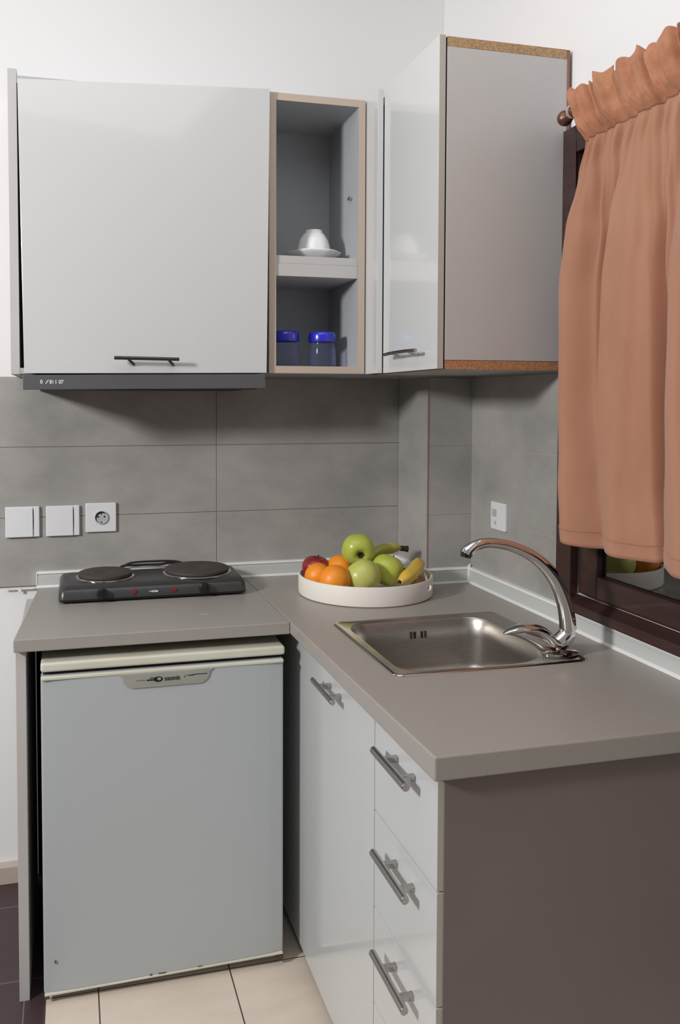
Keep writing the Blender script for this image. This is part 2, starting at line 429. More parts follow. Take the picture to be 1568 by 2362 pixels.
# ------------------------------------------------------------------ fridge
fr = thing('fridge', 'small pale grey under-counter fridge with a cream top strip', 'fridge', (.378, -.34, 0))
FX0, FX1, FY = .0645, .6895, -.6144
part('cabinet', B(FX0 + .022, FX1 - .012, FY + .05, -.04, .02, .850), M['fridge'], fr, bev=.004)
part('back_shade_sheet', B(.032, .700, -.036, -.030, .02, .86), M['shade'], fr)  # black sheet added behind the fridge so the side gap reads as shade
part('top_cap', B(FX0, FX1 + .004, FY + .003, -.05, .8525, .8765), M['cream'], fr, bev=.007, seg=4)
part('gap_shade_strip', B(FX0 + .006, FX1 - .004, FY + .018, FY + .06, .8445, .8525), M['shade'], fr)  # dark strip standing in for the shade between cap and door
def fdoor():
    bm = bmesh.new(); rings = []
    z0, z1 = .032, .8435
    n = 16
    # horizontal section slightly bowed
    sec = []
    for i in range(n + 1):
        t = i / n; x = FX0 + (FX1 - FX0) * t
        y = FY + .006 * (abs(2 * t - 1) ** 6)
        sec.append((x, y))
    sec = sec + [(FX1, FY + .045), (FX0, FY + .045)]
    loft(bm, [[(x, y, (z0 + .010 * (x - FX0) / .625 - .003) if z == z0 else z) for x, y in sec] for z in (z0, z1)])
    return bm
dr = part('door', fdoor(), M['fridge'], fr, bev=.005, seg=3)
part('door_trim', B(FX0 + .001, FX1 - .001, FY - .0025, FY + .02, .8335, .8432), M['cream'], dr, bev=.003)
part('bottom_trim', hexa([(FX0 + .002, FY - .001, .0245), (FX1 - .002, FY - .001, .0345), (FX0 + .002, FY + .02, .0245), (FX1 - .002, FY + .02, .0345), (FX0 + .002, FY - .001, .031), (FX1 - .002, FY - .001, .041), (FX0 + .002, FY + .02, .031), (FX1 - .002, FY + .02, .041)]), M['cream'], dr, bev=.002)
# grip with rounded lower corners
pts = []
gx0, gx1, gz0, gz1 = .254, .502, .7965, .8345
r = .030
for i in range(9):
    a = PI + PI / 2 * i / 8; pts.append((gx0 + .012 + r * (1 + math.cos(a)), gz0 + r * (1 + math.sin(a))))
for i in range(9):
    a = 3 * PI / 2 + PI / 2 * i / 8; pts.append((gx1 - .012 - r * (1 - math.cos(a)), gz0 + r * (1 + math.sin(a))))
pts += [(gx1 - .002, gz1), (gx0 + .002, gz1)]
bm = bmesh.new(); loft(bm, [[(x, y, z) for x, z in pts] for y in (FY - .0035, FY + .003)])
gp = part('handle_grip', bm, M['badge'], dr, bev=.0012)
bm = bmesh.new()
c = (.3555, FY - .0038, .8165); n = 28
outer = [(c[0] + .0120 * math.cos(2 * PI * k / n), c[2] + .0072 * math.sin(2 * PI * k / n)) for k in range(n)]
inn = [(c[0] + .0022 + .0052 * math.cos(2 * PI * k / n), c[2] + .001 + .0038 * math.sin(2 * PI * k / n)) for k in range(n)]
A_ = [bm.verts.new((x, c[1], z)) for x, z in outer]; B_ = [bm.verts.new((x, c[1], z)) for x, z in inn]
for k in range(n): bm.faces.new((A_[k], A_[(k + 1) % n], B_[(k + 1) % n], B_[k]))
part('emblem', bm, M['black_mark'], dr, label='small black ring emblem')
part('lettering', text_bm('ssonis', .0165, (.3915, FY - .0038, .8168), sx=1.0), M['black_mark'], dr)
bm = bmesh.new()
bm.free()
for x0, x1, z, h, dz in ((.334, .346, .8205, .0022, 0), (.326, .346, .8155, .0028, .0005), (.432, .448, .8205, .0022, 0), (.446, .482, .8215, .001, .0008), (.3, .322, .8165, .0007, 0)):
    part('dash_mark', B(x0, x1, FY - .0041, FY - .0036, z - h / 2, z + h / 2 + dz), M['black_mark'], dr)
v = hexa([(.420, FY - .0041, .8155), (.4215, FY - .0041, .8155), (.420, FY - .0037, .8155), (.4215, FY - .0037, .8155),
          (.427, FY - .0041, .8215), (.430, FY - .0041, .8225), (.427, FY - .0037, .8215), (.430, FY - .0037, .8225)])
part('tick_mark', v, M['black_mark'], dr)
for x, z, w, h in ((.092, .108, .003, .006), (.33, .0365, .006, .003), (.352, .037, .02, .0015), (.455, .039, .012, .001)):
    part('rust_chip', B(x, x + w, FY - .0012, FY + .003, z, z + h), M['rust'], dr)
bm = bmesh.new(); box(bm, FX1 - .022, FX1 - .001, FY + .001, FY + .03, .020, .030); tube(bm, [(FX1 - .01, FY + .012, .014), (FX1 - .01, FY + .012, .04)], .006, n=10)
part('hinge', bm, M['rust'], fr)
bm = bmesh.new(); box(bm, FX0 + .001, FX0 + .014, FY + .003, FY + .03, .018, .026)
part('hinge', bm, M['rust'], fr)
for x in (FX0 + .05, FX1 - .05):
    for y in (FY + .1, -.1):
        bm = bmesh.new(); tube(bm, [(x, y, 0.0), (x, y, .022)], .016, n=14, ref=(1, 0, 0)); part('foot', bm, M['shade'], fr, smooth=True)

# ------------------------------------------------------------------ base cabinet under the sink
XD = .742; XB = .7535; YN = -1.470
bc = thing('base_cabinet', 'grey kitchen base unit under the sink with one door and drawers', 'cabinet', (1.07, -.9, 0))
part('end_panel', B(XB, XW - .002, YN, YN + .018, .0, CB - .0005), M['end'], bc, bev=.0008, label='taupe end panel')
bm = B(XB + .002, XB + .02, YN + .019, -.02, .03, CB - .0005)
part('carcass', bm, M['inner'], bc)
part('plinth', B(XB + .05, XB + .066, YN + .019, -.02, 0, .029), M['shade'], bc)
part('filler_panel', B(XD + .002, XB + .0015, -.643, -.02, .032, CB - .001), M['gloss_low'], bc, bev=.001)
def front(y0, y1, z0, z1, name, label=None):
    d = part(name, B(XD, XB + .001, y0, y1, z0, z1), [M['gloss_low'], M['door_edge']], bc, bev=.0009, label=label)
    for p in d.data.polygons:
        if abs(p.normal.y) > .9: p.material_index = 1
    return d
def bar_handle(parent, axis, a, b, px, z, wall, r=.0078, m=None, posts=None, name='handle'):
    """axis 'y': bar runs along y at x=px, posts go to x=wall"""
    bm = bmesh.new(); m = m or M['handle']
    tube(bm, [(px, a, z), (px, b, z)], r, n=14, ref=(0, 0, 1))
    for q in posts:
        box(bm, px, wall, q - .006, q + .006, z - .005, z + .006)
        box(bm, wall - .002, wall, q - .007, q + .007, z - .006, z + .006)
    return part(name, bm, m, parent, bev=.0008, smooth=True)
door1 = front(-1.1615, -.6445, .034, CB - .002, 'door')
bar_handle(door1, 'y', -.972, -.808, XD - .03, .848, XD, posts=(-.862, -.938), r=.0064)
zs = [CB - .002, .690, .4865, .283, .034]
for k in range(4):
    d = front(YN + .002, -1.1645, zs[k + 1] + (.0025 if k < 3 else 0), zs[k], 'drawer')
    zh = [.848, .643, .440, .236][k]
    bar_handle(d, 'y', -1.402, -1.236, XD - .03, zh, XD, posts=(-1.286, -1.368), r=.0078)

# ------------------------------------------------------------------ sink
sk = thing('sink', 'stainless steel sink set into the worktop', 'sink', (1.05, -.868, .938))
scx, scy, shx, shy = (.813 + 1.288) / 2, (-.642 - 1.097) / 2, (1.288 - .813) / 2, (1.097 - .642) / 2
bcx, bcy, bhx, bhy = (.842 + 1.232) / 2, (-.672 - 1.071) / 2, (1.232 - .842) / 2, (1.071 - .672) / 2
bm = bmesh.new()
loft(bm, [rrect(scx, scy, shx, shy, .022, CT + .0004), rrect(scx, scy, shx - .001, shy - .001, .022, CT + .003), rrect(scx, scy, shx - .004, shy - .004, .02, CT + .0045),
          rrect(scx, scy, shx - .009, shy - .009, .018, CT + .003),
          rrect(bcx, bcy, bhx + .008, bhy + .008, .062, CT + .0022, rn=.128), rrect(bcx, bcy, bhx + .002, bhy + .002, .058, CT + .0008, rn=.122)], False, False)
part('rim', bm, M['steel_rim'], sk, smooth='all')
bm = bmesh.new()
rings = [rrect(bcx, bcy, bhx + .002, bhy + .002, .058, CT + .0008, rn=.122), rrect(bcx, bcy, bhx - .002, bhy - .002, .056, CT - .006, rn=.120), rrect(bcx, bcy, bhx - .006, bhy - .006, .055, CT - .05, rn=.118),
         rrect(bcx, bcy, bhx - .010, bhy - .010, .055, CT - .12, rn=.116)]
for i in range(1, 7):
    a = PI / 2 * i / 6
    rings.append(rrect(bcx, bcy, bhx - .010 - .03 * (1 - math.cos(a)), bhy - .010 - .03 * (1 - math.cos(a)), .055 - .02 * (1 - math.cos(a)), CT - .12 - .035 * math.sin(a), rn=.116 - .05 * (1 - math.cos(a))))
rings.append(rrect(bcx, bcy, .05, .05, .049, CT - .160))
loft(bm, rings, False, True)
part('bowl', bm, M['steel'], sk, smooth='all')
for x, m_ in ((1.026, 'dark'), (1.0365, 'black_mark'), (1.057, 'black_mark'), (1.0675, 'dark')):
    bm = bmesh.new(); tube(bm, [(x, -.6795, .892), (x, -.6785, .910)], .0028, n=10, ref=(1, 0, 0), flat=.35)
    part('overflow_slot', bm, M[m_], sk)
part('drain', lathe([(0.001, .002), (.018, .002), (.034, .005), (.042, .001), (.042, -.001)], 32, (bcx, bcy, CT - .1598), True, True), M['steel_rim'], sk, smooth=True)

# ------------------------------------------------------------------ faucet
ft = thing('faucet', 'chrome mixer tap with a tall curved spout on the sink corner', 'tap', (1.245, -1.045, .942))
ty = -1.048
bm = bmesh.new(); rg = []
for k, (s, z) in enumerate(((1, .9432), (1, .9462), (.93, .9482), (.6, .949))):
    rg.append([(1.243 + .046 * s * math.cos(a), ty + .024 * s * math.sin(a), z) for a in [2 * PI * q / 36 for q in range(36)]])
loft(bm, rg); part('base_plate', bm, M['chrome'], ft, smooth=True)
bm = bmesh.new(); tube(bm, [(1.219, ty, .9595), (1.228, ty, .966), (1.244, ty, .975), (1.2565, ty, .988), (1.2605, ty, 1.0)], [.013, .019, .0215, .0205, .0195], n=24, smooth=6)
part('body', bm, M['chrome'], ft, smooth=True)
bm = bmesh.new()
tube(bm, [(1.2605, ty, 1.001), (1.2575, ty, 1.03), (1.2475, ty, 1.07), (1.2225, ty, 1.122), (1.178, ty, 1.168), (1.118, ty, 1.199), (1.062, ty, 1.211), (1.026, ty, 1.207), (1.006, ty, 1.196), (1.0, ty, 1.188)],
     [.0195, .0188, .0175, .0160, .0142, .0122, .0112, .0118, .0135, .0142], n=28, smooth=6)
sp = part('spout', bm, M['chrome'], ft, smooth=True)
bm = bmesh.new(); tube(bm, [(1.0015, ty, 1.1925), (.9985, ty, 1.181)], [.0135, .0118], n=20)
part('aerator', bm, M['handle_dark'], ft, smooth=True)
bm = bmesh.new()
tube(bm, [(1.2445, ty, .974), (1.232, ty, .970), (1.216, ty, .976), (1.199, ty, .994), (1.174, ty, 1.007), (1.143, ty, 1.0105), (1.116, ty, 1.007), (1.096, ty, 1.001)],
     [.016, .022, .026, .027, .024, .020, .014, .005], n=20, smooth=6, flat=.5)
part('lever', bm, M['chrome'], ft, smooth=True)
bm = bmesh.new(); tube(bm, [(1.236, ty, .968), (1.217, ty, .968), (1.200, ty, .975), (1.182, ty, .986), (1.156, ty, .996), (1.128, ty, 1.002), (1.104, ty, 1.003)], [.015, .0155, .0165, .0150, .0115, .007, .003], n=20, smooth=5, flat=1.35)
part('lever_web', bm, M['chrome'], ft, smooth=True)

# ------------------------------------------------------------------ wall cabinets
ZB, ZT = 1.614, 2.443
lc = thing('wall_cabinet', 'wide wall cabinet with one pale glossy flap door above the hood', 'cabinet', (.35, -.16, ZB))
part('side_panel', B(-.017, .0075, -.302, -.001, 1.604, 2.443), M['side'], lc, bev=.001)
part('side_panel', B(.690, .7085, -.302, -.001, 1.612, 2.43), M['side'], lc, bev=.001)
bm = B(.008, .6895, -.302, -.001, 2.405, 2.425); box(bm, .008, .6895, -.302, -.001, 1.606, 1.622); box(bm, .008, .6895, -.012, -.001, 1.622, 2.405)
part('carcass', bm, M['inner'], lc)
n = 18; bm = bmesh.new(); rings = []
dX0, dX1 = .0155, .7135
for i in range(n + 1):
    t = i / n; x0 = dX0 + (dX1 - dX0) * t
    zt = 2.4085 + (2.4450 - 2.4085) * t - .005 * math.sin(PI * t) * 0
    zb = 1.606 + (1.6135 - 1.606) * t
    xt = x0 + (.005 * (t - .5) * 2)   # door is a touch wider at the top
    xb = x0 - (.0045 * (t - .5) * 2)
    rings.append([(xb, -.3253, zb), (xb, -.304, zb), (xt, -.304, zt), (xt, -.3253, zt)])
loft(bm, rings)
d = part('door', bm, M['gloss'], lc, bev=.0012)
bm = bmesh.new()
tube(bm, [(.263, -.3585, 1.651), (.445, -.3585, 1.649)], .0052, n=12, ref=(0, 0, 1))
for x in (.300, .412):
    tube(bm, [(x, -.3585, 1.650), (x + .020, -.3256, 1.634)], .0042, n=8, ref=(1, 0, 0))
part('handle', bm, M['handle_dark'], d, smooth=True)

rh = thing('range_hood', 'slim dark grey cooker hood under the wide wall cabinet', 'hood', (.36, -.16, 1.56))
part('casing', B(.040, .685, -.298, -.010, 1.5645, 1.6035), M['hood'], rh, bev=.001)
v = part('front_visor', hexa([(.0155, -.327, 1.561), (.7045, -.327, 1.568), (.0155, -.300, 1.561), (.7045, -.300, 1.568),
                          (.0155, -.327, 1.6015), (.7045, -.327, 1.6095), (.0155, -.304, 1.6015), (.7045, -.304, 1.6095)]), M['hood'], rh, bev=.0012)
part('filter', B(.09, .64, -.28, -.04, 1.562, 1.5643), M['hood_dark'], rh)
bm = bmesh.new()
for s, x, sc, shr in (('0', .0655, .95, 0), ('/', .0795, 1.6, .15), ('81', .0935, .85, 0), ('1', .1045, .95, 0), ('07', .1185, .9, 0)):
    t_ = text_bm(s, .0145, (x, -.3272, 1.5825), sx=sc, shear=shr)
    me = bpy.data.meshes.new('t'); t_.to_mesh(me); bm.from_mesh(me); bpy.data.meshes.remove(me); t_.free()
part('lettering', bm, M['white_mark'], rh, label='small white raised numerals')

# open shelf unit
ou = thing('open_shelf_unit', 'narrow open shelf unit with beige edges between the wall cabinets', 'shelf unit', (.87, -.16, ZB))
ox0, ox1, oyf = .7205, 1.0215, -.307
bm = bmesh.new(); T = .0215
for a in ((ox0, ox0 + T, ZB, ZT), (ox1 - T, ox1, ZB, ZT)): box(bm, a[0], a[1], oyf + .0015, -.004, a[2], a[3])
box(bm, ox0 + T, ox1 - T, oyf + .0015, -.004, ZB, ZB + .0215); box(bm, ox0 + T, ox1 - T, oyf + .0015, -.004, ZT - .0215, ZT)
part('carcass', bm, M['inner'], ou)
part('back_panel', B(ox0 + T, ox1 - T, -.0075, -.0045, ZB + .0215, ZT - .0215), M['inner'], ou)
bm = bmesh.new(); yb = oyf + .0014
box(bm, ox0, ox0 + T, oyf, yb, ZB, ZT); box(bm, ox1 - T, ox1, oyf, yb, ZB, ZT)
box(bm, ox0 + T, ox1 - T, oyf, yb, ZB, ZB + .0215); box(bm, ox0 + T, ox1 - T, oyf, yb, ZT - .0215, ZT)
part('edge_banding', bm, M['beige'], ou)
for z0, z1, yf in ((1.9435, 1.9665, -.300), (1.905, 1.9430, -.302)):
    part('shelf', B(ox0 + T + .0005, ox1 - T - .0005, yf, -.008, z0, z1), M['side'], ou, bev=.0008)
bm = bmesh.new(); tube(bm, [(.999, -.235, 2.166), (.992, -.235, 2.166)], .004, n=8, ref=(0, 0, 1)); box(bm, .990, .9995, -.252, -.228, 2.158, 2.1625)
part('shelf_peg', bm, M['handle'], ou)

# right wall cabinet
rc = thing('wall_cabinet', 'narrow wall cabinet on the right, grey side panel with raw board edges', 'cabinet', (1.22, -.5, ZB))
YR = -.7835
part('filler_panel', B(1.0255, 1.0435, -.402, -.27, ZB - .001, 2.447), M['gloss'], rc, bev=.0008)
bm = bmesh.new(); box(bm, 1.0675, XW - .002, YR, YR + .0165, ZB + .0215, ZT - .0225)
part('side_panel', bm, M['side'], rc, bev=.0006)
part('top_panel', B(1.0675, XW - .0085, YR, -.255, ZT - .022, ZT + .002), M['board'], rc)
bp_ = part('bottom_panel', B(1.0675, XW - .002, YR, -.255, ZB - .002, ZB + .0205), [M['board_low'], M['side']], rc)
for p in bp_.data.polygons:
    if p.normal.z < -.5: p.material_index = 1
part('shadow_gap_sheet', B(1.066, 1.0674, YR + .003, -.41, ZB, ZT), M['shade'], rc)  # black sheet painting the shadow gap behind the door
part('rear_panel', B(1.068, XW - .002, -.268, -.256, ZB + .0215, ZT - .023), M['inner'], rc)
part('wall_batten', B(XW - .008, XW - .0005, YR - .0015, YR + .03, 2.24, ZT + .001), mat('brown_batten', rgb(140, 104, 88), .6), rc)
d = part('door', B(1.0455, 1.0630, YR - .001, -.4045, ZB - .001, ZT + .004), [M['gloss'], M['door_edge']], rc, bev=.0008)
for p in d.data.polygons:
    if p.normal.y < -.9: p.material_index = 1
bm = bmesh.new(); tube(bm, [(1.013, -.503, 1.6625), (1.010, -.56, 1.664), (1.010, -.66, 1.664), (1.013, -.722, 1.6625)], .0052, n=12, ref=(0, 0, 1), smooth=4)
for y in (-.56, -.665): tube(bm, [(1.011, y, 1.664), (1.0453, y, 1.657)], .0042, n=8, ref=(0, 1, 0))
part('handle', bm, M['handle'], d, smooth=True)

# ------------------------------------------------------------------ crockery in the open unit
sc_ = thing('saucer', 'white saucer with wavy rim on the middle shelf under the upturned cup', 'saucer', (.893, -.19, 1.9665))
wav = lambda a, r, z: 1 + (.035 * math.cos(6 * a + .6) if r > .05 else 0)
part('dish', lathe([(.001, .0035), (.026, .0035), (.028, .0), (.033, .0), (.036, .004), (.058, .012), (.076, .022), (.0835, .0275), (.0845, .0300), (.0815, .0300), (.072, .024), (.05, .015), (.03, .0085), (.001, .008)], 72, (.893, -.19, 1.9667), mod=wav), M['ceramic'], sc_, smooth='all')
cp = thing('cup', 'white cup turned upside down on the saucer in the open unit', 'cup', (.893, -.19, 1.996))
wv2 = lambda a, r, z: 1 + .018 * math.cos(6 * a) * (1 if .01 < z < .07 else 0)
part('cup_body', lathe([(.0515, .0), (.0535, .0), (.0530, .014), (.0505, .030), (.0455, .047), (.038, .061), (.0285, .0715), (.0265, .0735), (.0262, .0790), (.0235, .0790), (.0225, .0755), (.001, .0755), (.001, .070), (.024, .067), (.034, .058), (.0425, .045), (.0475, .03), (.0505, .012)], 72, (.893, -.19, 1.9966 - .0085), mod=wv2), M['ceramic'], cp, smooth='all')

def jar(x, y, label):
    t = thing('glass_jar', label, 'jar', (x, y, ZB + .0217))
    c = (x, y, ZB + .0217)
    part('jar_body', lathe([(.001, .0), (.038, .0), (.0435, .003), (.0450, .010), (.0445, .04), (.0425, .066), (.0395, .0815), (.0395, .1),
                        (.0372, .1), (.0372, .081), (.0398, .065), (.0415, .04), (.0418, .012), (.038, .008), (.001, .0075)], 48, c), M['glass'], t, smooth='all')
    part('lid', lathe([(.0405, .080), (.0432, .080), (.0436, .083), (.0432, .100), (.0415, .1075), (.037, .1115), (.03, .1125), (.001, .1125), (.001, .1005), (.0405, .1005)], 48, c), M['lid'], t, smooth=True)
    return t
j1 = jar(.7965, -.205, 'glass jar with blue lid, left one, on the bottom shelf')
j2 = dup(j1, (.9155, -.205, ZB + .0217), 'glass jar with blue lid, right one, on the bottom shelf')
for j in (j1, j2): j['group'] = 'blue-lidded jars in the open shelf unit'

# ------------------------------------------------------------------ sockets and switches
def sw(cx, label):
    z = 1.148
    t = thing('light_switch', label, 'switch', (cx, 0, z))
    t['group'] = 'white light switches on the tiled wall'
    w, h = .052, .0485
    part('plate', B(cx - w, cx + w, -.0085, .0, z - h, z + h), M['plastic'], t, bev=.003, seg=3)
    part('rocker', hexa([(cx - w + .002, -.0125, z - h + .002), (cx + .031, -.0125, z - h + .002), (cx - w + .002, -.0086, z - h + .002), (cx + .031, -.0086, z - h + .002),
                         (cx - w + .002, -.0100, z + h - .002), (cx + .031, -.0115, z + h - .002), (cx - w + .002, -.0086, z + h - .002), (cx + .031, -.0086, z + h - .002)]), M['plastic'], t, bev=.001)
    bm = bmesh.new(); z0, z1 = z - h + .006, z + h - .010
    loft(bm, [[(cx + .0315, y, z0), (cx + .0322, y, z0), (cx + .0342, y, (z0 + z1) / 2), (cx + .0338, y, z1), (cx + .0315, y, z1)] for y in (-.0089, -.0084)])
    part('slit', bm, M['dark'], t)
    part('side_strip', B(cx + .0350, cx + w - .002, -.0105, -.0086, z - h + .002, z + h - .002), M['plastic'], t, bev=.0008)
    return t
sw(-.006, 'white square light switch nearest the left edge of the tiled wall')
sw(.117, 'white square light switch between the other switch and the socket')
so = thing('power_socket', 'white round-holed power socket on the tiles above the hob', 'socket', (.2355, 0, 1.155))
part('plate', B(.187, .284, -.0095, 0, 1.108, 1.202), M['plastic'], so, bev=.003, seg=3)
bm = lathe([(.001, .0), (.0185, .0), (.0195, .0045), (.0215, .0045), (.0215, .0), ], 40)
bmesh.ops.rotate(bm, verts=bm.verts, matrix=Matrix.Rotation(PI / 2, 3, 'X')); bmesh.ops.translate(bm, verts=bm.verts, vec=(.2365, -.0097, 1.1555))
part('socket_well', bm, M['plastic_grey'], so, smooth=True)
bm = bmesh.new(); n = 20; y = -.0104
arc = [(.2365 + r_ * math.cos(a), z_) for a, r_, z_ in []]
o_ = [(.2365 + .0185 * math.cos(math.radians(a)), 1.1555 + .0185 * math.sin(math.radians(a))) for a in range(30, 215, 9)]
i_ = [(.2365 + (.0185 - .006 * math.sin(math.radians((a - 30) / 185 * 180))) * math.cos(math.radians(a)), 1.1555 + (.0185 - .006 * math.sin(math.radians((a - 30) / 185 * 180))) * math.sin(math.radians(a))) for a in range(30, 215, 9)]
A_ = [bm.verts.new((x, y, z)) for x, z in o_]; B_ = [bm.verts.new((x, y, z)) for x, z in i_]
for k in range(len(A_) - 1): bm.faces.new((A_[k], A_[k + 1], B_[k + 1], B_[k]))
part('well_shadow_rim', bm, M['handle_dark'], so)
for x, z, r_ in ((.2265, 1.1575, .0032), (.2465, 1.1575, .0030), (.2365, 1.1395, .0024), (.2365, 1.1665, .0022)):
    bm = bmesh.new(); tube(bm, [(x, -.0102, z), (x, -.0098, z)], r_, n=14, ref=(0, 0, 1)); part('pin_hole', bm, M['dark'], so)
rs = thing('wall_socket', 'small white outlet plate on the right-hand tiled wall behind the tap', 'socket', (XW, -.4465, 1.18))
part('plate', B(XW - .010, XW, -.492, -.403, 1.137, 1.2215), M['plastic'], rs, bev=.002)
part('recess_panel', B(XW - .0106, XW - .0098, -.441, -.414, 1.176, 1.199), M['plastic_grey'], rs, bev=.0004)
part('recess_panel', B(XW - .0105, XW - .0098, -.440, -.427, 1.152, 1.163), M['plastic_grey'], rs, bev=.0004)

# ------------------------------------------------------------------ two-plate hob
hb = thing('electric_hob', 'black portable two-plate electric hob on the left worktop', 'hob', (.382, -.14, CT))
hx0_, hx1_, hyf, hyb = .104, .662, -.262, -.038
def ring_h(z, fx_, f, b, r): # outline in plan
    return rrect((hx0_ + hx1_) / 2, (hyf + hyb) / 2 + (f - b) / 2, (hx1_ - hx0_) / 2 - fx_, (hyb - hyf) / 2 - (f + b) / 2, r, z, 5)
bm = bmesh.new()
loft(bm, [ring_h(.9435, .004, .004, .002, .012), ring_h(.9500, .0, .0, 0, .016)])
part('base', bm, M['hob_low'], hb, smooth=True)
bm = bmesh.new()
loft(bm, [ring_h(.9502, .001, .001, 0, .016), ring_h(.973, .002, .004, 0, .018), ring_h(.980, .004, .011, .002, .02), ring_h(.9875, .010, .030, .006, .022), ring_h(.9895, .018, .042, .010, .022)])
part('housing', bm, M['hob'], hb, smooth=True)
for x, y, r_, nm in ((.243, -.135, .083, 's'), (.527, -.132, .102, 'l')):
    rg_ = part('trim_ring', lathe([(r_ + .006, .0), (r_ + .006, .0025), (r_ + .002, .0045), (r_ - .008, .005), (r_ - .008, 0)], 56, (x, y, .9896)), M['chrome'], hb, smooth=True)
    part('hotplate', lathe([(r_ - .004, .005), (r_ - .001, .0075), (r_ - .001, .0135), (r_ - .005, .0155), (.018, .0155), (.015, .0145), (.001, .0145)], 56, (x, y, .9896), True), M['plate'], hb, smooth=True)
for x in (.228, .531):
    bm = bmesh.new(); tube(bm, [(x, -.2605, .966), (x, -.277, .9665)], [.0165, .0148], n=22, ref=(0, 0, 1)); box(bm, x - .003, x + .003, -.281, -.275, .953, .980)
    part('knob', bm, M['knob'], hb, smooth=True, bev=.0006)
for x in (.320, .440):
    bm = bmesh.new(); tube(bm, [(x, -.259, .9655), (x, -.2635, .9655)], .0062, n=16, ref=(0, 0, 1)); part('indicator_light', bm, M['red'], hb, smooth=True)
part('lettering', text_bm('--asaa', .011, (.378, -.2615, .965), sx=1.1), M['white_mark'], hb)
for x in (.14, .625):
    for y in (-.24, -.06):
        bm = bmesh.new(); tube(bm, [(x, y, CT + .0002), (x, y, .944)], [.011, .013], n=14, ref=(1, 0, 0)); part('foot', bm, M['cord'], hb, smooth=True)
bm = bmesh.new(); tube(bm, [(.300, -.036, .975), (.292, -.030, .990), (.305, -.027, .9985), (.36, -.026, .999), (.42, -.027, .997), (.45, -.026, 1.002), (.50, -.025, .996), (.50, -.034, .975)], .0036, n=10, smooth=6, ref=(0, 1, 0)); 
tube(bm, [(.296, -.022, .992), (.33, -.021, 1.006), (.40, -.020, 1.008), (.47, -.021, 1.005), (.52, -.023, .99)], .0033, n=10, smooth=5)
part('power_cord', bm, M['cord'], hb, smooth=True)
tag(part('paper_scrap', B(.486, .510, -.469, -.464, CT + .0002, CT + .0006), M['plastic_grey']), 'tiny pale fleck lying on the worktop in front of the hob', 'scrap')

# ------------------------------------------------------------------ tray and fruit
tx, tyy, tr_ = 1.024, -.317, .207
bm = lathe([(.001, .0), (tr_ - .006, .0), (tr_ - .001, .003), (tr_, .008), (tr_, .057), (tr_ - .002, .0595), (tr_ - .005, .0595), (tr_ - .007, .057), (tr_ - .007, .010), (tr_ - .009, .008), (.001, .008)], 96, (tx, tyy, CT + .0003))
bmesh.ops.remove_doubles(bm, verts=bm.verts, dist=1e-6)
tray = part('round_tray', bm, M['tray'], smooth=True, origin=(tx, tyy, CT))
tag(tray, 'round matt white tray with a low rim holding the fruit', 'tray')
# hand slot cut through the rim
ang = math.radians(-41); cb = bmesh.new(); rg = []
u = Vector((math.cos(ang), math.sin(ang), 0)); w = Vector((-math.sin(ang), math.cos(ang), 0))
for s in (-.03, .03):
    rg.append([tuple(u * (tr_ + s) + w * (.020 * (1 if math.cos(q) > 0 else -1) * abs(math.cos(q)) ** .6) + Vector((0, 0, .034 + .0085 * math.sin(q)))) for q in [2 * PI * k / 24 for k in range(24)]])
loft(cb, rg); bmesh.ops.recalc_face_normals(cb, faces=cb.faces)
cm = bpy.data.meshes.new('c'); cb.to_mesh(cm); cb.free(); co = bpy.data.objects.new('c', cm); C.objects.link(co); co.location = tray.location
mo = tray.modifiers.new('slot', 'BOOLEAN'); mo.object = co; mo.operation = 'DIFFERENCE'; mo.solver = 'EXACT'
bpy.context.view_layer.update(); dg = bpy.context.evaluated_depsgraph_get()
nm = bpy.data.meshes.new_from_object(tray.evaluated_get(dg)); tray.modifiers.clear(); tray.data = nm
bpy.data.objects.remove(co); bpy.data.meshes.remove(cm)

TZ = CT + .0085
def apple(c, r, m, label, tilt=(0, 0), stem=True, squash=.92, name='green_apple'):
    t = thing(name, label, 'apple', c)
    prof = []
    N = 22
    for i in range(N + 1):
        a = PI * i / N
        rr = r * math.sin(a) ** .92 if 0 < i < N else .0008
        zz = -math.cos(a) * r * squash
        top = max(0, math.cos(PI - a)) if i > N / 2 else 0
        d = .34 * r * math.exp(-(rr / (.30 * r)) ** 2)
        if i > N / 2: zz -= d
        else: zz += d * .7
        rr *= 1 + .05 * (-math.cos(a))
        prof.append((rr, zz))
    bm = lathe(prof, 40, (0, 0, 0), mod=lambda a, r_, z: 1 + .018 * math.cos(5 * a + .7) + .012 * math.cos(2 * a))
    R = Matrix.Rotation(tilt[0], 4, 'X') @ Matrix.Rotation(tilt[1], 4, 'Y')
    bmesh.ops.transform(bm, matrix=Matrix.Translation(c) @ R, verts=bm.verts)
    part('skin', bm, m, t, smooth='all')
    if stem:
        bm = bmesh.new(); tube(bm, [(0, 0, r * .5), (.001, 0, r * .78), (.004, .001, r * 1.0)], [.0022, .0016, .0024], n=8, smooth=3, ref=(1, 0, 0))
        bmesh.ops.transform(bm, matrix=Matrix.Translation(c) @ R, verts=bm.verts); part('stem', bm, M['stem'], t, smooth=True)
    else:
        bm = bmesh.new(); 
        for k in range(6):
            a = k * PI / 3; tube(bm, [(0, 0, r * .58), (.006 * math.cos(a), .006 * math.sin(a), r * .68), (.010 * math.cos(a), .010 * math.sin(a), r * .78)], [.005, .0042, .0016], n=6, ref=(.1, .2, 1))
        bmesh.ops.transform(bm, matrix=Matrix.Translation(c) @ R, verts=bm.verts); part('blossom_end', bm, M['tip'], t, smooth=True)
    return t
G = 'green apples on the white tray'
